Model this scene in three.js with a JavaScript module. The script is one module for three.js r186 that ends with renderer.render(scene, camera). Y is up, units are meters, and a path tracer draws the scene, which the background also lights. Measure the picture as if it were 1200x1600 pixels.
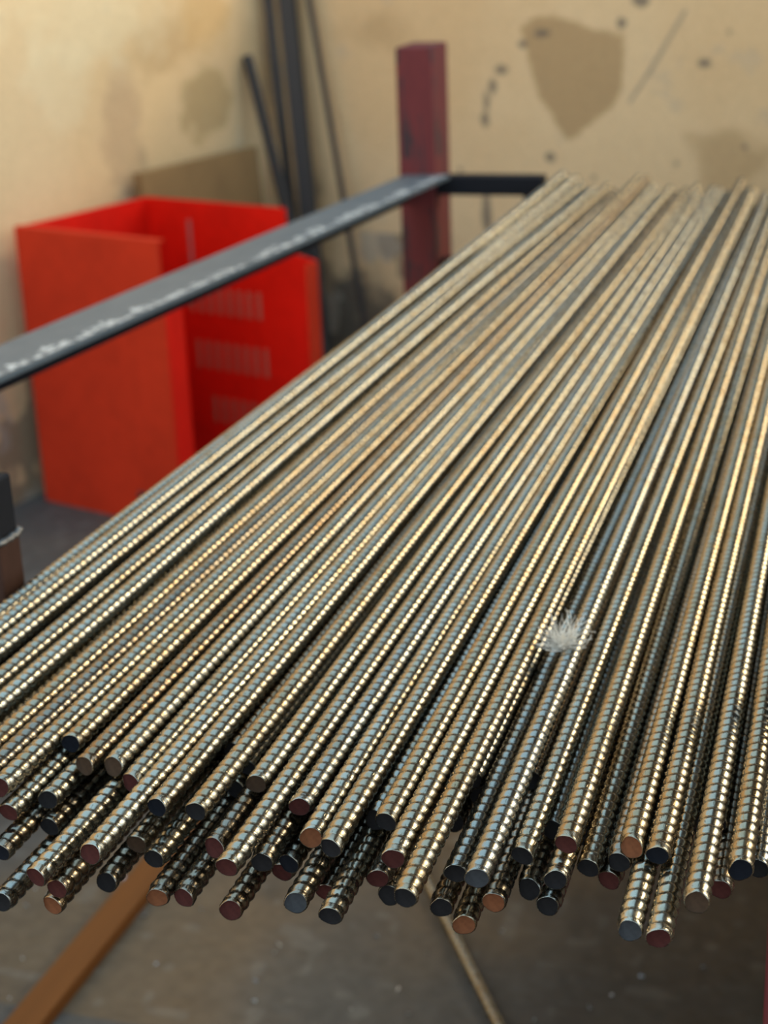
import * as THREE from 'three';
import { mergeGeometries } from 'three/addons/utils/BufferGeometryUtils.js';
import { RoundedBoxGeometry } from 'three/addons/geometries/RoundedBoxGeometry.js';

// ---------------------------------------------------------------- camera, sky, sun, exposure
const D = Math.PI / 180;
const scene = new THREE.Scene();
const renderer = new THREE.WebGLRenderer({ antialias: true });
renderer.toneMapping = THREE.LinearToneMapping;
renderer.toneMappingExposure = 2.0;
renderer.shadowMap.enabled = true;

const camera = new THREE.PerspectiveCamera(2 * Math.atan(800 / 2550) / D, 0.75, 0.05, 60);
camera.position.set(0, 1.28, 0);
camera.rotation.order = 'YXZ';
camera.rotation.set(-20.3 * D, 17.3 * D, -2.4 * D);
camera.focus = 0.98;
camera.userData.fStop = camera.getFocalLength() / 1000 / 0.0080;
scene.add(camera);

{ // clear afternoon sky: pale at the horizon, blue overhead, the same all round
  const W = 16, H = 256, d = new Float32Array(W * H * 4);
  const hor = [0.98, 1.04, 1.06], zen = [0.42, 0.70, 0.95];
  for (let j = 0; j < H; j++) {
    const el = ((j + 0.5) / H - 0.5) * Math.PI, t = el > 0 ? Math.pow(Math.sin(el), 0.55) : 0;
    for (let i = 0; i < W; i++) for (let c = 0; c < 4; c++) d[(j * W + i) * 4 + c] = c < 3 ? (hor[c] * (1 - t) + zen[c] * t) * 1.0 : 1;
  }
  const t = new THREE.DataTexture(d, W, H, THREE.RGBAFormat, THREE.FloatType);
  t.mapping = THREE.EquirectangularReflectionMapping; t.magFilter = THREE.LinearFilter; t.needsUpdate = true;
  scene.background = t; scene.environment = t;
}
const sun = new THREE.DirectionalLight(new THREE.Color().setRGB(1.0, 0.80, 0.48), 2.3);
sun.position.set(6.6, 6.6, -5.6); sun.target.position.set(-0.5, 0.6, -2);
sun.castShadow = true; sun.shadow.radius = 55; sun.shadow.mapSize.set(4096, 4096);
Object.assign(sun.shadow.camera, { left: -5, right: 5, top: 5, bottom: -5, near: 0.5, far: 25 });
scene.add(sun, sun.target);

// ---------------------------------------------------------------- helpers
let seed = 12345;
const rnd = () => { seed = (seed * 1664525 + 1013904223) >>> 0; return seed / 4294967296; };
const rr = (a, b) => a + (b - a) * rnd();
const hash = (x, y, s) => { let h = (x * 374761393 + y * 668265263 + s * 2147483647) | 0; h = Math.imul(h ^ (h >>> 13), 1274126177); return ((h ^ (h >>> 16)) >>> 0) / 4294967296; };
function vnoise(x, y, s, px = 0, py = 0) {      // value noise, periodic when px, py are given
  const xi = Math.floor(x), yi = Math.floor(y), fx = x - xi, fy = y - yi;
  const w = (a, p) => p ? ((a % p) + p) % p : a;
  const u = fx * fx * (3 - 2 * fx), v = fy * fy * (3 - 2 * fy);
  const a = hash(w(xi, px), w(yi, py), s), b = hash(w(xi + 1, px), w(yi, py), s), c = hash(w(xi, px), w(yi + 1, py), s), e = hash(w(xi + 1, px), w(yi + 1, py), s);
  return a + (b - a) * u + (c - a) * v + (a - b - c + e) * u * v;
}
function fbm(x, y, s, n = 4) { let a = 0, k = 0.5, t = 0; for (let i = 0; i < n; i++) { a += k * vnoise(x, y, s + i * 7); t += k; x *= 2.03; y *= 2.03; k *= 0.5; } return a / t; }
const clamp = (x, a = 0, b = 1) => Math.min(b, Math.max(a, x));
const sstep = (a, b, x) => { const t = clamp((x - a) / (b - a)); return t * t * (3 - 2 * t); };
const toS = (x) => Math.round(255 * (x <= 0.0031308 ? x * 12.92 : 1.055 * Math.pow(x, 1 / 2.4) - 0.055));
function tex(W, H, fn, srgb = true, wrap = true) {     // fn(x, y in 0..1) -> [r, g, b] linear, or one number
  const d = new Uint8Array(W * H * 4);
  for (let j = 0; j < H; j++) for (let i = 0; i < W; i++) {
    const c = fn((i + 0.5) / W, (j + 0.5) / H), k = (j * W + i) * 4;
    for (let q = 0; q < 3; q++) { const v = clamp(Array.isArray(c) ? c[q] : c); d[k + q] = srgb ? toS(v) : Math.round(v * 255); }
    d[k + 3] = 255;
  }
  const t = new THREE.DataTexture(d, W, H);
  if (srgb) t.colorSpace = THREE.SRGBColorSpace;
  t.magFilter = THREE.LinearFilter; t.minFilter = THREE.LinearMipmapLinearFilter; t.generateMipmaps = true;
  if (wrap) t.wrapS = t.wrapT = THREE.RepeatWrapping;
  t.needsUpdate = true; return t;
}
const mix = (a, b, t) => [a[0] + (b[0] - a[0]) * t, a[1] + (b[1] - a[1]) * t, a[2] + (b[2] - a[2]) * t];
const lin = (r, g, b) => new THREE.Color().setRGB(r, g, b);
const taken = {};
function numbered(n) { const k = taken[n] = (taken[n] ?? -1) + 1; return k ? n + '_' + String(k).padStart(3, '0') : n; }
function mesh(name, geo, mat, parent) {
  const m = new THREE.Mesh(geo, mat); m.name = name; m.castShadow = m.receiveShadow = true; (parent ?? scene).add(m); return m;
}
function thing(name, label, category, group) {
  const o = new THREE.Group(); o.name = numbered(name); o.userData = { label, category }; if (group) o.userData.group = group; scene.add(o); return o;
}
function tag(o, label, category, group) { o.userData = { label, category }; if (group) o.userData.group = group; return o; }
function struct(name, geo, mat, label) { const m = mesh(name, geo, mat); m.userData = { kind: 'structure', label }; return m; }
function bar(a, b, w, h, round = 0.003, roll = 0) {     // rectangular bar from a to b, w across, h up
  const A = new THREE.Vector3(...a), B = new THREE.Vector3(...b), L = A.distanceTo(B);
  const g = round ? new RoundedBoxGeometry(w, h, L, 2, round) : new THREE.BoxGeometry(w, h, L);
  if (roll) g.rotateZ(roll);
  const o = new THREE.Object3D(); o.position.copy(A).add(B).multiplyScalar(0.5);
  if (Math.abs(B.y - A.y) > 0.99 * L) o.up.set(0, 0, 1);
  o.lookAt(B); o.updateMatrix(); return g.applyMatrix4(o.matrix);
}
function bx(x0, x1, y0, y1, z0, z1, r = 0.003) {
  const g = r ? new RoundedBoxGeometry(x1 - x0, y1 - y0, z1 - z0, 2, r) : new THREE.BoxGeometry(x1 - x0, y1 - y0, z1 - z0);
  return g.translate((x0 + x1) / 2, (y0 + y1) / 2, (z0 + z1) / 2);
}

// ---------------------------------------------------------------- the setting
const WALL_TURN = 15 * D;
const e1 = new THREE.Vector3(Math.cos(WALL_TURN), 0, Math.sin(WALL_TURN));       // along the back wall, to the right
const e2 = new THREE.Vector3(Math.sin(WALL_TURN), 0, -Math.cos(WALL_TURN));      // along the left wall, away
const K = new THREE.Vector3(-1.885, 0, -3.24).addScaledVector(e2, 1.12);          // foot of the corner
const WH = 2.9, BH = 1.2;  // left wall's extra height is added out of view to darken rod reflections
const PAINT = [0.69, 0.475, 0.25], PALE = [0.78, 0.585, 0.345], BROWN = [0.40, 0.255, 0.115], GRIME = [0.10, 0.085, 0.065], GREY = [0.42, 0.36, 0.28];
function polyDist(px, py, P) {   // signed distance to a polygon, negative inside
  let d = 1e9, ins = false;
  for (let i = 0, j = P.length - 1; i < P.length; j = i++) {
    const [ax, ay] = P[j], [bx_, by] = P[i], ex = bx_ - ax, ey = by - ay, t = clamp(((px - ax) * ex + (py - ay) * ey) / (ex * ex + ey * ey));
    d = Math.min(d, Math.hypot(px - ax - t * ex, py - ay - t * ey));
    if ((ay > py) !== (by > py) && px < (bx_ - ax) * (py - ay) / (by - ay) + ax) ins = !ins;
  }
  return ins ? -d : d;
}
function wallTexture(len, H, marks, s) {
  return tex(1400, Math.round(1400 * H / len), (u, v) => {
    const x = u * len, y = v * H;
    let c = mix(PAINT, PALE, sstep(0.42, 0.75, fbm(x * 2.2, y * 1.8, s)) * 0.55);
    c = mix(c, BROWN, sstep(0.60, 0.80, fbm(x * 3.1 + 9, y * 2.2, s + 31)) * 0.35);
    c = mix(c, GREY, sstep(0.70, 0.82, fbm(x * 14, y * 14, s + 57)) * 0.25);
    const w = (fbm(x * 18, y * 18, s + 77) - 0.5) * 0.05;
    for (const m of marks) {
      const dd = m.poly ? polyDist(x, y, m.poly) : (Math.hypot((x - m.x) / m.rx, (y - m.y) / m.ry) - 1) * Math.min(m.rx, m.ry);
      const k = sstep(m.soft ?? 0.012, -(m.soft ?? 0.012), dd + w * (m.rag ?? 1));
      if (k > 0) c = mix(c, m.c, k * m.a);
    }
    // splashed dirt low on the wall, in separate ragged blotches
    if (y < 0.45) {
      const n = fbm(x * 9, y * 7, s + 91, 5), low = 0.46 + y * 0.5;
      c = mix(c, GRIME, sstep(low, low + 0.06, n) * 0.62);
      c = mix(c, GREY, sstep(0.60, 0.64, fbm(x * 15 + 4, y * 12, s + 93)) * 0.6);
    }
    const g = 0.94 + 0.12 * vnoise(x * 160, y * 160, s + 3);
    return [c[0] * g, c[1] * g, c[2] * g];
  }, true, false);
}
const plaster = tex(512, 512, (u, v) => 0.5 + (vnoise(u * 64, v * 64, 5, 64, 64) - 0.5) * 0.4 + (vnoise(u * 16, v * 16, 6, 16, 16) - 0.5) * 0.6, false);
function wall(name, len, H, marks, s, label) {
  const g = new THREE.BoxGeometry(len, H, 0.15);
  const bump = plaster.clone(); bump.repeat.set(len / 0.8, H / 0.8); bump.needsUpdate = true;
  const m = struct(name, g, new THREE.MeshStandardMaterial({ map: wallTexture(len, H, marks, s), bumpMap: bump, bumpScale: 0.0015, roughness: 0.9 }), label);
  return m;
}
const LB = 2.8, LL = 5.2;
const shield = [[0.74, 0.99], [0.83, 1.02], [0.95, 0.985], [1.02, 0.97], [1.01, 0.85], [0.98, 0.80], [0.93, 0.76], [0.87, 0.715], [0.80, 0.80], [0.76, 0.90]];
const speck = (x, y, rx, ry = rx) => ({ x, y, rx, ry, c: [0.10, 0.09, 0.08], a: 0.75, soft: 0.006, rag: 0.35 });
const backMarks = [
  { poly: shield, c: [0.40, 0.255, 0.115], a: 0.80, soft: 0.010, rag: 0.6 },
  { poly: [[1.19, 0.74], [1.30, 0.76], [1.38, 0.70], [1.33, 0.63], [1.27, 0.585], [1.21, 0.65]], c: [0.43, 0.28, 0.13], a: 0.6, soft: 0.02, rag: 1 },
  { x: 0.32, y: 0.98, rx: 0.09, ry: 0.04, c: BROWN, a: 0.4, soft: 0.03 },
  speck(0.745, 0.948, 0.015, 0.012), speck(0.682, 0.885, 0.016, 0.012), speck(0.66, 0.845, 0.010, 0.02), speck(0.643, 0.80, 0.010, 0.03), speck(0.638, 0.765, 0.012, 0.018),
  speck(1.224, 0.909, 0.016, 0.012), speck(1.01, 1.0, 0.010), speck(0.821, 0.674, 0.012), speck(0.80, 0.975, 0.02, 0.009), speck(1.06, 1.05, 0.02, 0.01), speck(1.158, 0.673, 0.007),
  speck(0.637, 0.52, 0.013, 0.05), speck(0.67, 0.455, 0.012, 0.022), speck(0.735, 0.46, 0.02, 0.009), speck(1.33, 0.72, 0.008), speck(0.56, 0.63, 0.006), speck(0.94, 0.63, 0.006), speck(1.28, 0.98, 0.006),
  { poly: [[1.03, 0.815], [1.09, 0.905], [1.17, 1.032], [1.178, 1.028], [1.10, 0.90], [1.036, 0.81]], c: [0.30, 0.24, 0.17], a: 0.7, soft: 0.003, rag: 0.1 },
  { x: 0.20, y: 0.20, rx: 0.16, ry: 0.14, c: GRIME, a: 0.8, soft: 0.05, rag: 3 }, { x: 0.42, y: 0.20, rx: 0.15, ry: 0.08, c: GRIME, a: 0.75, soft: 0.04, rag: 3 }, { x: 0.06, y: 0.42, rx: 0.05, ry: 0.16, c: GRIME, a: 0.5, soft: 0.03, rag: 2 },
];
// left wall: x runs from its near end to the corner
const lx = (s) => LL - 1.12 + s;
const leftMarks = [
  { x: lx(0.46), y: 0.99, rx: 0.16, ry: 0.06, c: [0.50, 0.32, 0.15], a: 0.75, soft: 0.03, rag: 2 }, { x: lx(0.30), y: 0.80, rx: 0.07, ry: 0.13, c: [0.52, 0.34, 0.19], a: 0.75, soft: 0.03, rag: 1.5 },
  { x: lx(0.64), y: 0.82, rx: 0.10, ry: 0.08, c: [0.42, 0.28, 0.12], a: 0.75, soft: 0.02, rag: 1.5 }, { x: lx(0.66), y: 1.04, rx: 0.09, ry: 0.08, c: [0.58, 0.36, 0.15], a: 0.7, soft: 0.03, rag: 2 },
  { x: lx(0.22), y: 1.06, rx: 0.25, ry: 0.10, c: [0.78, 0.62, 0.38], a: 0.6, soft: 0.05, rag: 3 }, { x: lx(0.10), y: 0.93, rx: 0.10, ry: 0.09, c: [0.78, 0.62, 0.38], a: 0.5, soft: 0.03, rag: 2 },
  { x: lx(0.97), y: 0.86, rx: 0.06, ry: 0.16, c: [0.34, 0.28, 0.19], a: 0.5, soft: 0.03, rag: 2 }, { x: lx(0.37), y: 0.68, rx: 0.012, ry: 0.05, c: [0.45, 0.31, 0.17], a: 0.5, soft: 0.008, rag: 1 },
];
{
  const b = wall('wall_back', LB, BH, backMarks, 11, 'tan painted plaster back wall with brown patch and dark scuffs');
  b.rotation.y = -WALL_TURN; b.position.copy(K).addScaledVector(e1, LB / 2).addScaledVector(e2, 0.075); b.position.y = BH / 2;
  const l = wall('wall_left', LL, WH, leftMarks, 23, 'sunlit tan plaster wall on the left, stained near the floor');
  l.rotation.y = Math.PI / 2 - WALL_TURN; l.position.copy(K).addScaledVector(e2, -LL / 2 + 0.15).addScaledVector(e1, -0.075); l.position.y = WH / 2;
}
const concrete = tex(1024, 1024, (u, v) => {
  const x = u * 4, y = v * 4;
  let c = mix([0.060, 0.056, 0.052], [0.105, 0.096, 0.085], fbm(x * 2, y * 2, 41));
  c = mix(c, [0.15, 0.10, 0.052], sstep(0.45, 0.65, fbm(x * 1.3 + 7, y * 1.3, 43)) * 0.7);
  c = mix(c, [0.05, 0.046, 0.042], sstep(0.56, 0.72, fbm(x * 4.5, y * 4.5 + 3, 47)) * 0.6);
  c = mix(c, [0.24, 0.23, 0.21], sstep(0.80, 0.86, vnoise(x * 34, y * 34, 49)) * 0.2);
  const g = 0.85 + 0.3 * vnoise(x * 90, y * 90, 51); return [c[0] * g, c[1] * g, c[2] * g];
});
{
  const g = new THREE.BoxGeometry(7, 0.1, 8).translate(0, -0.05, -1.5);
  concrete.repeat.set(7 / 4, 2); const b = plaster.clone(); b.repeat.set(7, 8); b.needsUpdate = true;
  struct('floor', g, new THREE.MeshStandardMaterial({ map: concrete, roughness: 0.72, bumpMap: b, bumpScale: 0.004 }), 'dark grey stained concrete floor strewn with metal chips');
}

// light blockers added out of view: canopy against sky, dark wall behind, low floor-shading wall
{
  const under = new THREE.MeshStandardMaterial({ color: lin(0.07, 0.055, 0.042), roughness: 0.85 });
  struct('added_canopy', new THREE.BoxGeometry(1.75, 0.06, 7.0).translate(0.855, 2.6, -1.9), under, 'dark canopy added out of view to block sky on the right');
  struct('added_dark_wall', new THREE.BoxGeometry(11, 6.4, 0.3).translate(-4.0, 3.2, -8.2), new THREE.MeshStandardMaterial({ color: lin(0.045, 0.032, 0.023), roughness: 0.9 }), 'dark wall added beyond the back wall to darken rod reflections');
  struct('added_low_wall', new THREE.BoxGeometry(0.15, 0.88, 4.2).translate(0.47, 0.44, -1.0), new THREE.MeshStandardMaterial({ color: lin(0.22, 0.18, 0.13), roughness: 0.9 }), 'low wall added beside the rack to shade the floor');
}

// ---------------------------------------------------------------- materials
const rustMap = tex(512, 1024, (u, v) => {        // u once round the rod, v 0.5 m along it
  const per = (a, b, s) => vnoise(u * a, v * b, s, a, b);
  const n = 0.5 * per(3, 24, 1) + 0.3 * per(8, 64, 2) + 0.2 * per(32, 256, 3);
  let c = [1, 1, 1];
  c = mix(c, [0.86, 0.70, 0.50], sstep(0.50, 0.75, n) * 0.6);
  c = mix(c, [0.22, 0.16, 0.12], sstep(0.80, 0.86, 0.6 * per(64, 512, 5) + 0.4 * per(12, 96, 6)) * 0.7);
  return c;
});
const rustRough = tex(512, 512, (u, v) => {
  const per = (a, b, s) => vnoise(u * a, v * b, s, a, b);
  const r = 0.16 + 0.08 * per(6, 48, 8) + 0.10 * per(64, 256, 9); return [0, r, 1];
}, false);
const pitBump = tex(512, 512, (u, v) => { const p = vnoise(u * 64, v * 256, 12, 64, 256); return 0.75 + 0.1 * vnoise(u * 24, v * 96, 13, 24, 96) - sstep(0.82, 0.95, p) * 0.5; }, false);
const steel = (r, g, b, ro = 1) => new THREE.MeshStandardMaterial({ color: lin(r, g, b), metalness: 1, roughness: ro, roughnessMap: rustRough, map: rustMap, bumpMap: pitBump, bumpScale: 0.00012 });
const STEELS = [steel(0.32, 0.285, 0.22), steel(0.29, 0.275, 0.235), steel(0.32, 0.265, 0.185), steel(0.235, 0.20, 0.155), steel(0.36, 0.33, 0.265), steel(0.255, 0.20, 0.14)];
const grainEnd = tex(128, 128, (u, v) => { const n = fbm(u * 9, v * 9, 61); return [0.55 + 0.9 * n * 0.5, 0.55 + 0.45 * n, 0.55 + 0.45 * n]; });
const endMat = (r, g, b) => new THREE.MeshPhysicalMaterial({ color: lin(r, g, b), roughness: 0.8, specularIntensity: 0.25, map: grainEnd });
const ENDS = {
  dark: ['dark', endMat(0.016, 0.014, 0.014)], red: ['dull red', endMat(0.07, 0.018, 0.014)], orange: ['orange rusted', endMat(0.19, 0.065, 0.026)],
  brown: ['brown', endMat(0.065, 0.036, 0.02)], grey: ['grey', endMat(0.05, 0.05, 0.052)], blue: ['blue-black', endMat(0.008, 0.009, 0.013)],
};
const noiseTint = tex(256, 256, (u, v) => { const n = 0.6 * vnoise(u * 8, v * 8, 71, 8, 8) + 0.4 * vnoise(u * 40, v * 40, 72, 40, 40); const k = 0.78 + 0.3 * n; return [k, k, k]; });
const paint = (r, g, b, ro = 0.5, sp = 0.5) => new THREE.MeshPhysicalMaterial({ color: lin(r, g, b), roughness: ro, map: noiseTint, specularIntensity: sp });
const chipped = tex(256, 512, (u, v) => {
  const n = 0.55 * vnoise(u * 6, v * 12, 81, 6, 12) + 0.45 * vnoise(u * 24, v * 48, 82, 24, 48);
  return mix(mix([0.12, 0.013, 0.014], [0.18, 0.021, 0.020], n), [0.02, 0.017, 0.02], sstep(0.60, 0.68, n) * 0.85);
});
const M = {
  postRed: new THREE.MeshStandardMaterial({ map: chipped, roughness: 0.75 }),
  black: paint(0.008, 0.008, 0.011, 0.7, 0.4), orange: paint(0.19, 0.068, 0.015, 0.65), rust: paint(0.055, 0.024, 0.015, 0.8, 0.4),
  red: paint(0.80, 0.010, 0.003, 0.5, 0.4), redFaded: paint(0.64, 0.036, 0.009, 0.75, 0.4),
  louvre: paint(0.50, 0.13, 0.08, 0.7), bare: paint(0.42, 0.13, 0.11, 0.6),
  card: new THREE.MeshStandardMaterial({ color: lin(0.29, 0.165, 0.062), roughness: 0.9, map: noiseTint }), cardEdge: new THREE.MeshStandardMaterial({ color: lin(0.12, 0.085, 0.055), roughness: 0.9 }),
  darkSteel: new THREE.MeshStandardMaterial({ color: lin(0.052, 0.046, 0.043), roughness: 0.7, metalness: 0.2, map: noiseTint }),
  weld: new THREE.MeshStandardMaterial({ color: lin(0.2, 0.19, 0.18), roughness: 0.45, metalness: 0.9 }),
};
const railMap = tex(256, 2048, (u, v) => {     // u across the flange, v along: blue-grey sky reflection put into the colour, worn bright beside the free edge
  const n = fbm(u * 14, v * 260, 101, 4), m = fbm(u * 5, v * 60, 103, 4);
  let c = mix([0.085, 0.115, 0.14], [0.14, 0.165, 0.185], m);
  const reach = 0.52 + 0.5 * fbm(v * 90, 3, 105, 4);
  c = mix(c, [0.72, 0.72, 0.70], sstep(reach, reach + 0.05, u) * sstep(0.36, 0.62, n) * 0.9 * sstep(0.98, 0.93, u));
  return c;
}, true, false);
M.rail = new THREE.MeshStandardMaterial({ map: railMap, metalness: 0.25, roughness: 0.5 });

// ---------------------------------------------------------------- the rack (one welded frame)
const rack = thing('storage_rack', 'welded steel rack of red posts and black arms holding the threaded rods', 'rack');
{
  mesh('post', bx(-0.885, -0.815, 0, 1.035, -3.15, -3.03, 0.004), M.postRed, rack).userData.label = 'dark red post with chipped paint';
  mesh('arm', bx(-0.815, -0.607, 0.760, 0.796, -3.075, -3.035), M.black, rack);
  mesh('retaining_stub', bx(-0.645, -0.609, 0.63, 0.762, -3.074, -3.036), M.black, rack);
  mesh('crossbar', bx(-0.815, 0.06, 0.595, 0.632, -3.09, -3.05), M.black, rack);
  mesh('bearer', bx(-0.60, -0.04, 0.632, 0.6985, -3.085, -3.055), M.black, rack);
  mesh('post', bx(0.06, 0.13, 0, 0.87, -3.13, -3.01, 0.004), M.postRed, rack);
  // near frame, set askew to the rods
  mesh('post', bx(-1.10, -1.03, 0, 0.764, -1.24, -1.12, 0.004), M.postRed, rack);
  mesh('crossbar', bar([-1.03, 0.681, -1.185], [0.03, 0.681, -1.035], 0.03, 0.035), M.black, rack);
  mesh('retaining_stub', bx(-0.728, -0.694, 0.699, 0.788, -1.168, -1.132), M.rust, rack).userData.label = 'rust-brown lower stub';
  mesh('stub_extension', bx(-0.727, -0.695, 0.790, 0.842, -1.167, -1.133), M.black, rack).userData.label = 'black stub end';
  mesh('post', bx(-0.043, 0.03, 0, 0.662, -1.07, -0.995, 0.004), M.postRed, rack);
  mesh('retaining_stub', bx(-0.026, 0.012, 0.699, 0.86, -1.06, -1.02), M.black, rack);
  const wl = [];
  for (let k = 0; k < 9; k++) wl.push(new THREE.SphereGeometry(0.0032 + 0.0012 * rnd(), 8, 6).scale(1.2, 0.8, 1).translate(-0.727 + k * 0.004, 0.789 + rr(-0.001, 0.001), -1.131));
  for (let k = 0; k < 9; k++) wl.push(new THREE.SphereGeometry(0.0032 + 0.0012 * rnd(), 8, 6).scale(1, 0.8, 1.2).translate(-0.693, 0.789 + rr(-0.001, 0.001), -1.133 - k * 0.004));
  mesh('weld_bead', mergeGeometries(wl), M.weld, rack);
  mesh('bottom_beam', bar([-0.956, 0.010, -0.95], [-0.893, 0.010, -3.10], 0.046, 0.020), M.orange, rack).userData.label = 'orange beam along the floor';
  // angle rail along the left side: wide top flange, leg hanging from its far edge
  const A = [-1.025, 0.80, -0.80], B = [-0.785, 0.80, -3.028];   // free edge of the flange
  const W = 0.088, T = 0.007, LEG = 0.046, N = 40, pos = [], uv = [], idx = [];
  const sec = [[0, 0], [-W, 0], [-W, -T], [0, -T]], su = [1, 0, 0, 0.97], F = sec.length;
  for (let f = 0; f < F; f++) for (let e = 0; e <= N; e++) for (const q of [f, (f + 1) % F]) {
    const t = e / N; pos.push(A[0] + (B[0] - A[0]) * t + sec[q][0], A[1] + sec[q][1], A[2] + (B[2] - A[2]) * t); uv.push(f === 0 ? su[q] : 0.1, t);
  }
  for (let f = 0; f < F; f++) for (let e = 0; e < N; e++) { const o = f * (N + 1) * 2 + e * 2; idx.push(o, o + 2, o + 1, o + 1, o + 2, o + 3); }
  for (const e of [0, N]) { const c = (f) => f * (N + 1) * 2 + e * 2; for (const [p, q, r] of [[0, 1, 2], [0, 2, 3]]) idx.push(...(e ? [c(p), c(r), c(q)] : [c(p), c(q), c(r)])); }
  const g = new THREE.BufferGeometry(); g.setAttribute('position', new THREE.Float32BufferAttribute(pos, 3)); g.setAttribute('uv', new THREE.Float32BufferAttribute(uv, 2)); g.setIndex(idx);
  const gn = g.toNonIndexed(); gn.computeVertexNormals();
  const rail = mesh('angle_rail', gn, M.rail, rack); rail.userData.label = 'blue-grey rail flange with scratched edge';
  mesh('rail_leg', bar([A[0] - W + T / 2, A[1] - T - LEG / 2, A[2]], [B[0] - W + T / 2, B[1] - T - LEG / 2, B[2]], T, LEG, 0.001), M.black, rail);  // leg coloured black for the shade it sits in under the flange
}

// ---------------------------------------------------------------- the red sheet metal cabinet
{
  const cab = thing('metal_cabinet', 'open red sheet metal cabinet with louvred back against the left wall', 'cabinet');
  cab.position.set(-1.84, 0, -3.24); cab.rotation.y = -18 * D;      // x along its front, -z towards its back
  const w = 0.425, d = 0.43, h = 0.645, t = 0.004;
  const plate = (pts, holes = []) => { const s = new THREE.Shape(pts.map((p) => new THREE.Vector2(...p))); for (const q of holes) s.holes.push(new THREE.Path(q.map((p) => new THREE.Vector2(...p)))); return new THREE.ExtrudeGeometry(s, { depth: t, bevelEnabled: true, bevelSize: 0.0008, bevelThickness: 0.0008, bevelSegments: 1 }); };
  mesh('front_panel', plate([[0, 0], [w - 0.13, 0], [w - 0.13, 0.075], [w, 0.075], [w, h], [0, h]]), M.redFaded, cab);
  mesh('top_lip', bx(0, w, h - 0.001, h + 0.003, -0.018, 0.004, 0.001), M.redFaded, cab);
  mesh('corner_flange', bx(w - 0.002, w + 0.002, 0.075, h - 0.10, -0.055, 0.0, 0.001), M.red, cab);
  mesh('side_panel', plate([[0, 0], [d, 0], [d, h], [0, h]]).rotateY(Math.PI / 2).translate(0, 0, 0), M.red, cab);
  const slots = [];
  const slot = (x, y0, y1) => slots.push(bx(x, x + 0.011, y0, y1, -d + t, -d + t + 0.0035, 0.0015));
  slot(0.13, 0.49, 0.60);
  for (const [y0, y1, x0, n] of [[0.375, 0.44, 0.12, 8], [0.235, 0.305, 0.13, 8], [0.10, 0.165, 0.17, 7]]) for (let k = 0; k < n; k++) slot(x0 + k * 0.030, y0, y1);
  mesh('back_panel', plate([[0, 0], [w + 0.085, 0], [w + 0.085, 0.53], [w + 0.005, 0.545], [w + 0.002, h], [0, h]]).translate(0, 0, -d), M.red, cab);
  slots.forEach((g, i) => mesh('louvre', g, i ? M.louvre : M.bare, cab));
  mesh('back_flange', bx(w + 0.083, w + 0.087, 0, 0.53, -d, -d + 0.045, 0.001), M.redFaded, cab);
}

// ---------------------------------------------------------------- things in the corner
{
  const b = tag(mesh('cardboard_sheet', bar([0, 0, 0], [0, 0.70, 0], 0.48, 0.03, 0.002), M.card), 'brown cardboard sheet leaning on wall behind the red cabinet', 'cardboard');
  b.rotation.set(-4 * D, Math.PI / 2 - WALL_TURN, 0, 'YXZ');
  b.position.copy(K).addScaledVector(e2, -0.43).addScaledVector(e1, 0.085);
  const P = (s, y, o) => { const p = K.clone().addScaledVector(e1, s).addScaledVector(e2, -o); p.y = y; return p.toArray(); };
  const lean = (label, pts, w, h) => {
    const [a, c] = pts; tag(mesh(numbered('steel_bar'), bar(a, c, w, h, 0.003), M.darkSteel), label, 'bar', 'steel bars leaning in the corner');
  };
  lean('thick dark steel bar leaning upright in the wall corner', [P(0.20, 0.003, 0.14), P(0.035, 1.45, 0.022)], 0.042, 0.03);
  lean('short dark steel bar slanting across behind the thick bar', [P(0.27, 0.003, 0.20), P(0.018, 0.93, 0.165)], 0.022, 0.022);
  lean('dark steel strip between thick bar and left wall', [P(0.12, 0.003, 0.10), P(0.014, 1.4, 0.078)], 0.026, 0.008);
  lean('thin dark steel rod leaning alone against the back wall', [P(0.34, 0.003, 0.10), P(0.055, 1.5, 0.010)], 0.013, 0.013);
}

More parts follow.
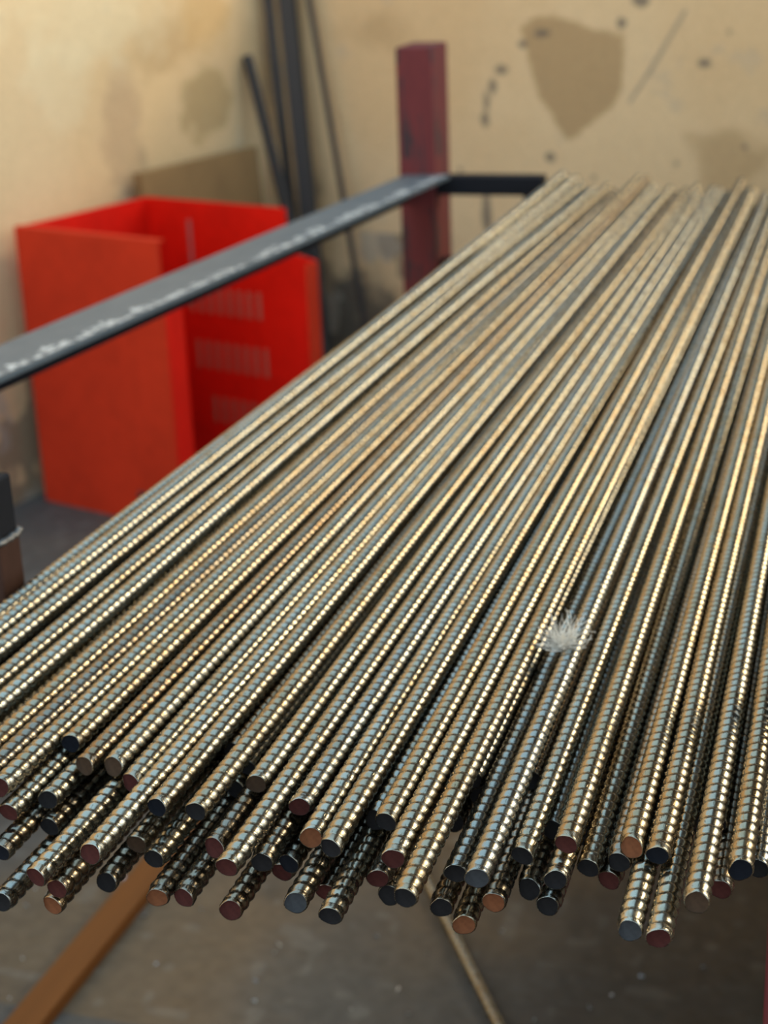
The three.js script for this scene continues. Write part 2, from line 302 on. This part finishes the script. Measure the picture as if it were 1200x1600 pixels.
// ---------------------------------------------------------------- threaded rods
const R = 0.0080, PITCH = 0.0100, DEPTH = 0.0017, TWO = Math.PI * 2;
const prof = (p) => { p -= Math.floor(p); return R - DEPTH * (1 - Math.sin(Math.PI * p)); };
const dprof = (p) => { p -= Math.floor(p); if (p < 0.04 || p > 0.96) return 0; return DEPTH * Math.cos(Math.PI * p) * Math.PI / PITCH; };
const SAMPLES = [0, 0.10, 0.36, 0.64, 0.90];
function shaftGeometry(path, L, ph, nA, fineTo) {       // path(s) -> [x, y, z]; right-hand thread; beyond fineTo the thread is left to the material's grain
  const pos = [], nor = [], uv = [], idx = [], m = SAMPLES.length;
  const turns = Math.ceil(fineTo / PITCH) + 2, rows = turns * m, at = (i, j) => i * (nA + 1) + j;
  const ss = new Float32Array(rows * (nA + 1));
  for (let i = 0; i < rows; i++) for (let j = 0; j <= nA; j++) {
    const th = j / nA * TWO;
    const raw = (Math.floor(i / m) - 1 + SAMPLES[i % m] - ph - (j / nA)) * PITCH + PITCH, s = clamp(raw, 0, fineTo);
    const q = s / PITCH + j / nA + ph, r = prof(q), c = path(s), cs = Math.cos(th), sn = Math.sin(th);
    let dr = dprof(q); if (Math.abs(s - raw) < 1e-9 && i % m === 0) dr = 0;
    // the surface climbs with s and, a little, with the angle
    const k = 1 / Math.hypot(1, dr); ss[at(i, j)] = s;
    pos.push(c[0] + r * cs, c[1] + r * sn, c[2]); nor.push(cs * k, sn * k, dr * k); uv.push(j / nA, s / 0.5 + ph);
  }
  for (let i = 0; i < rows - 1; i++) for (let j = 0; j < nA; j++) {
    const a = at(i, j), b = at(i, j + 1), c = at(i + 1, j), d = at(i + 1, j + 1);
    if (ss[a] === ss[c] && ss[b] === ss[d]) continue;
    if (ss[a] !== ss[c]) idx.push(a, c, b); if (ss[b] !== ss[d]) idx.push(b, c, d);
  }
  if (fineTo < L) {
    const n2 = 8, st = 10, base = pos.length / 3, r = R - DEPTH * 0.35;
    for (let i = 0; i <= st; i++) { const s = fineTo + (L - fineTo) * i / st, c = path(s); for (let j = 0; j <= n2; j++) { const th = j / n2 * TWO; pos.push(c[0] + r * Math.cos(th), c[1] + r * Math.sin(th), c[2]); nor.push(Math.cos(th), Math.sin(th), 0); uv.push(j / n2, s / 0.5); } }
    for (let i = 0; i < st; i++) for (let j = 0; j < n2; j++) { const a = base + i * (n2 + 1) + j, b = a + 1, c = a + n2 + 1, d = c + 1; idx.push(a, c, b, b, c, d); }
  }
  { const c = path(L), b = pos.length / 3; pos.push(...c); nor.push(0, 0, -1); uv.push(0, 0);
    for (let j = 0; j <= 10; j++) { const th = j / 10 * TWO; pos.push(c[0] + R * 0.95 * Math.cos(th), c[1] + R * 0.95 * Math.sin(th), c[2]); nor.push(0, 0, -1); uv.push(0, 0); if (j) idx.push(b, b + j + 1, b + j); } }
  const g = new THREE.BufferGeometry();
  g.setAttribute('position', new THREE.Float32BufferAttribute(pos, 3)); g.setAttribute('normal', new THREE.Float32BufferAttribute(nor, 3)); g.setAttribute('uv', new THREE.Float32BufferAttribute(uv, 2));
  g.setIndex(idx); return g;
}
function endGeometry(path, ph, tx, ty, rings, close) {      // sheared end: rings of [radius, reach], tilted and ragged
  const c = path(0), pos = [], nor = [], uv = [], idx = [], n = 20, lift = Math.hypot(tx, ty) * R;
  for (const [k, o] of rings) for (let j = 0; j < n; j++) {
    const th = j / n * TWO, r = prof(j / n + ph) * k * (o > 0 ? 1 - 0.03 * Math.sin(3 * th + ph * 9) - 0.02 * Math.sin(5 * th + ph * 23) : 1), x = r * Math.cos(th), y = r * Math.sin(th);
    pos.push(c[0] + x, c[1] + y, c[2] + o + (o > 0 ? x * tx + y * ty + lift : 0)); uv.push(0.5 + x * 50, 0.5 + y * 50);
  }
  for (let q = 0; q < rings.length - 1; q++) for (let j = 0; j < n; j++) { const a = q * n + j, b = q * n + (j + 1) % n; idx.push(a, b, a + n, b, b + n, a + n); }
  if (close !== undefined) { pos.push(c[0], c[1], c[2] + close + lift); uv.push(0.5, 0.5); const l = (rings.length - 1) * n; for (let j = 0; j < n; j++) idx.push(l + j, l + (j + 1) % n, rings.length * n); }
  const g = new THREE.BufferGeometry(); g.setAttribute('position', new THREE.Float32BufferAttribute(pos, 3)); g.setAttribute('uv', new THREE.Float32BufferAttribute(uv, 2)); g.setIndex(idx);
  g.computeVertexNormals(); return g;
}
const RIM = [[1.0, -0.0004], [0.995, 0.0009], [0.955, 0.0018], [0.885, 0.0021]], FACE = [[0.885, 0.0021], [0.80, 0.0012], [0.45, 0.0007]];
function addRod(o, path, L, ph, fine, shaftMat, endMaterial, tx, ty) {
  const g = mergeGeometries([shaftGeometry(path, L, ph, 12, fine), endGeometry(path, ph, tx, ty, RIM)]);
  mesh('shaft', g, shaftMat, o); mesh('cut_end', endGeometry(path, ph, tx, ty, FACE, 0.0007), endMaterial, o);
  return g.index.count / 3;
}
// near ends of the rods: [layer, x, z, end, tint], metres
const B = 'brown', RODS = [
  [1, -0.676, -0.80, 'dark', 4], [1, -0.658, -0.78, 'dark', 4], [1, -0.640, -0.80, 'dark', 4], [1, -0.611, -0.79, 'dark', 0], [1, -0.589, -0.80, 'dark', 4], [1, -0.562, -0.79, B, 2], [1, -0.543, -0.80, 'red', 3],
  [1, -0.525, -0.822, 'red', 0], [1, -0.510, -0.887, 'blue', 2], [1, -0.489, -0.866, B, 5], [1, -0.467, -0.866, B, 0], [1, -0.450, -0.857, 'red', 0], [1, -0.434, -0.768, 'red', 4], [1, -0.416, -0.826, 'blue', 0],
  [1, -0.389, -0.825, 'dark', 2], [1, -0.366, -0.870, B, 0], [1, -0.348, -0.775, 'red', 0], [1, -0.328, -0.850, 'red', 1], [1, -0.310, -0.821, 'orange', 4], [1, -0.292, -0.804, 'dark', 0], [1, -0.266, -0.835, 'dark', 2],
  [1, -0.251, -0.795, 'red', 0], [1, -0.233, -0.758, 'dark', 2], [1, -0.197, -0.788, 'grey', 1], [1, -0.180, -0.830, 'dark', 0], [1, -0.154, -0.834, 'red', 2], [1, -0.117, -0.845, 'orange', 2], [1, -0.100, -0.838, 'blue', 2], [1, -0.073, -0.794, B, 0], [1, -0.052, -0.833, 'blue', 2],
  [2, -0.519, -0.818, 'red', 0], [2, -0.500, -0.836, 'dark', 0], [2, -0.465, -0.757, 'red', 4], [2, -0.374, -0.813, 'red', 3], [2, -0.339, -0.804, 'dark', 3], [2, -0.283, -0.861, 'dark', 1], [2, -0.217, -0.815, 'dark', 1], [2, -0.171, -0.883, 'dark', 1],
  [2, -0.158, -0.819, 'dark', 0], [2, -0.142, -0.844, 'dark', 0], [2, -0.125, -0.847, 'dark', 3], [2, -0.109, -0.779, 'grey', 4], [2, -0.092, -0.776, 'red', 4],
  [3, -0.515, -0.795, 'blue', 3], [3, -0.499, -0.830, 'dark', 3], [3, -0.483, -0.821, 'dark', 3], [3, -0.460, -0.766, 'red', 5], [3, -0.436, -0.827, B, 0], [3, -0.415, -0.813, 'dark', 0], [3, -0.330, -0.827, 'blue', 3], [3, -0.309, -0.788, 'grey', 3],
  [3, -0.284, -0.777, 'dark', 0], [3, -0.268, -0.821, 'red', 3], [3, -0.193, -0.810, 'orange', 3], [3, -0.177, -0.839, 'dark', 1], [3, -0.130, -0.851, 'red', 3], [3, -0.065, -0.854, 'red', 3], [3, -0.044, -0.884, 'dark', 1],
  [4, -0.497, -0.764, 'dark', 1], [4, -0.466, -0.770, 'orange', 5], [4, -0.443, -0.802, 'dark', 3], [4, -0.405, -0.793, 'orange', 3], [4, -0.389, -0.797, 'red', 3], [4, -0.354, -0.791, 'red', 5], [4, -0.338, -0.836, 'red', 3], [4, -0.305, -0.823, 'red', 3],
  [4, -0.265, -0.827, 'dark', 3], [4, -0.230, -0.823, 'dark', 5], [4, -0.212, -0.809, 'orange', 2], [4, -0.167, -0.838, 'dark', 1],
].map(([layer, x, z, end, tint]) => ({ layer, x, z, end, tint, listed: true }));
for (let L = 2; L <= 4; L++) {      // the rest of the pile, its ends further back
  const have = RODS.filter((r) => r.layer === L).map((r) => r.x).sort((a, b) => a - b), lo = L % 2 ? -0.682 : -0.674, edges = [lo - 0.0163, ...have, -0.03];
  for (let i = 0; i + 1 < edges.length; i++) {
    const gap = edges[i + 1] - edges[i], n = Math.floor(gap / 0.0163 + 0.05) - 1;
    for (let k = 1; k <= n; k++) RODS.push({ layer: L, x: edges[i] + gap * k / (n + 1), z: rr(-0.95, -0.90), end: 'dark', tint: Math.floor(rnd() * 6), listed: false });
  }
}
// settle the pile: rods may not pass through each other and rest on the bearers
const ST = 7, Z0 = -0.74, DZ = -0.405, BASE = 0.6987 + R, GAP = 2 * R + 0.0002;
for (const r of RODS) {
  const wob = rr(-0.006, 0.006), bow = rr(-0.003, 0.003);
  r.tx = []; r.px = []; r.py = [];
  for (let k = 0; k < ST; k++) {
    const t = k / (ST - 1); r.tx[k] = r.px[k] = -0.2 + (r.x + 0.2) * (1 - 0.17 * t) + wob * t + bow * Math.sin(Math.PI * t); r.py[k] = BASE + (4 - r.layer) * 0.0139 + 0.001;
  }
}
const LO = (k) => -0.683 + 0.017 * k, HI = -0.044;
for (let it = 0; it < 420; it++) {
  const fin = it > 360;
  if (!fin) for (const r of RODS) {
    for (let k = 0; k < ST; k++) { r.py[k] -= 0.00006; r.px[k] += (r.tx[k] - r.px[k]) * (k < 2 ? 0.10 : 0.03); }
    for (const a of [r.px, r.py]) { const b = a.slice(); for (let k = 0; k < ST; k++) { const l = k ? b[k - 1] : 2 * b[0] - b[1], h = k < ST - 1 ? b[k + 1] : 2 * b[ST - 1] - b[ST - 2]; a[k] += 0.25 * ((l + h) / 2 - b[k]); } }
  }
  for (let k = 0; k < ST; k++) {
    for (let i = 0; i < RODS.length; i++) {
      const a = RODS[i];
      for (let j = i + 1; j < RODS.length; j++) {
        const b = RODS[j], dx = b.px[k] - a.px[k]; if (dx > GAP || dx < -GAP) continue;
        const dy = b.py[k] - a.py[k], d2 = dx * dx + dy * dy; if (d2 >= GAP * GAP || d2 < 1e-12) continue;
        const d = Math.sqrt(d2), o = (GAP - d) / d * 0.5; a.px[k] -= dx * o; a.py[k] -= dy * o; b.px[k] += dx * o; b.py[k] += dy * o;
      }
    }
    for (const r of RODS) { r.py[k] = Math.max(r.py[k], BASE); r.px[k] = clamp(r.px[k], LO(k), HI); }
  }
}
const cub = (a, t) => { const i = clamp(Math.floor(t), 0, ST - 2), f = t - i, p = (k) => k < 0 ? 2 * a[0] - a[1] : k >= ST ? 2 * a[ST - 1] - a[ST - 2] : a[k]; const p0 = p(i - 1), p1 = p(i), p2 = p(i + 1), p3 = p(i + 2); return p1 + 0.5 * f * (p2 - p0 + f * (2 * p0 - 5 * p1 + 4 * p2 - p3 + f * (3 * (p1 - p2) + p3 - p0))); };
const ORD = ['first', 'second', 'third', 'fourth', 'fifth', 'sixth', 'seventh', 'eighth', 'ninth', 'tenth', 'eleventh', 'twelfth', 'thirteenth', 'fourteenth', 'fifteenth', 'sixteenth', 'seventeenth', 'eighteenth', 'nineteenth', 'twentieth', 'twenty-first', 'twenty-second', 'twenty-third', 'twenty-fourth'];
const ROW = [, 'top', 'second', 'third', 'bottom'];
RODS.sort((a, b) => a.listed !== b.listed ? (a.listed ? -1 : 1) : a.layer - b.layer || a.x - b.x);
const count = {}; let tris = 0;
for (const r of RODS) {
  const off = r.listed && r.x < -0.53, key = r.layer + (off ? 'o' : ''), n = count[key] = (count[key] ?? -1) + 1;
  const label = !r.listed ? 'threaded steel rod buried inside the pile between the other rods'
    : off ? `${ORD[n]} threaded rod from the pile's left edge, its near end outside the picture`
      : `threaded steel rod with ${ENDS[r.end][0]} end, ${ORD[n]} from left in the ${ROW[r.layer]} row`;
  const o = thing('threaded_rod', label, 'rod', r.listed ? 'threaded rods on the rack' : 'rods hidden in the pile');
  const L = r.listed ? rr(2.30, 2.36) : rr(2.15, 2.25), ph = rnd();
  const path = (s) => { const z = r.z - s, t = (z - Z0) / DZ; return [cub(r.px, t), cub(r.py, t), z]; };
  const fine = r.layer === 1 ? L : r.layer === 2 ? (r.listed ? L : L) : r.listed ? 0.45 : 0.08;
  tris += addRod(o, path, L, ph, fine, STEELS[r.tint], ENDS[r.end][1], rr(-0.22, 0.22), rr(-0.22, 0.22));
}
console.log('rods', RODS.length, 'triangles', tris, 'layer heights', [1, 2, 3, 4].map((l) => { const q = RODS.filter((r) => r.layer === l); return [0, 2, 6].map((k) => (q.reduce((a, r) => a + r.py[k], 0) / q.length).toFixed(4)); }).join(' | '));

// ---------------------------------------------------------------- loose things
{ // a single rod lying on the floor under the rack
  const a = [-0.30, 0.0085, -1.46], b = [-0.70, 0.0085, -2.14], L = Math.hypot(b[0] - a[0], b[2] - a[2]);
  const o = thing('threaded_rod', 'single threaded rod lying on the floor beneath the pile', 'rod');
  const path = (s) => [0, 0, -s];
  addRod(o, path, L, 0.3, L, STEELS[4], ENDS.brown[1], 0.05, 0.05);
  o.position.set(...a); o.rotation.y = Math.atan2(-(b[0] - a[0]), -(b[2] - a[2]));
}
{ // tuft of pale fluff caught between two rods
  const gs = [];
  for (let k = 0; k < 190; k++) {
    const an = rr(0, TWO), up = rr(0.25, 1.2), len = rr(0.009, 0.030), d = new THREE.Vector3(Math.cos(an) * Math.cos(up), Math.sin(up), Math.sin(an) * Math.cos(up) - 0.2);
    const p = [0, 0.33, 0.66, 1].map((t) => new THREE.Vector3(rr(-0.003, 0.003), 0, rr(-0.003, 0.003)).addScaledVector(d, len * t).add(new THREE.Vector3(rr(-1, 1), rr(-1, 1), rr(-1, 1)).multiplyScalar(0.0034 * t)));
    gs.push(new THREE.TubeGeometry(new THREE.CatmullRomCurve3(p), 6, rr(0.00012, 0.00028), 4));
  }
  const m = tag(mesh('fluff_tuft', mergeGeometries(gs), new THREE.MeshPhysicalMaterial({ color: lin(0.82, 0.78, 0.70), roughness: 1, transmission: 0.3, thickness: 0 })), 'small tuft of pale fluff caught on the rods', 'fluff');
  m.position.set(-0.205, 0.757, -1.09);
}
{ // metal chips on the floor
  const g = new THREE.TetrahedronGeometry(0.0042).scale(1, 0.5, 1.4), n = 170, im = new THREE.InstancedMesh(g, new THREE.MeshStandardMaterial({ color: lin(0.5, 0.52, 0.55), metalness: 0.5, roughness: 0.3 }), n);
  const o = new THREE.Object3D();
  for (let k = 0; k < n; k++) { o.position.set(rr(-1.5, 0.4), 0.0015, rr(-2.4, -1.2)); o.rotation.set(rr(0, 6), rr(0, 6), rr(0, 6)); o.scale.setScalar(rr(0.4, 1.1)); o.updateMatrix(); im.setMatrixAt(k, o.matrix); }
  im.name = 'metal_chips'; im.castShadow = im.receiveShadow = true; im.userData = { label: 'small bright metal chips strewn over the concrete floor', category: 'chips', kind: 'stuff' }; scene.add(im);
}
renderer.render(scene, camera);
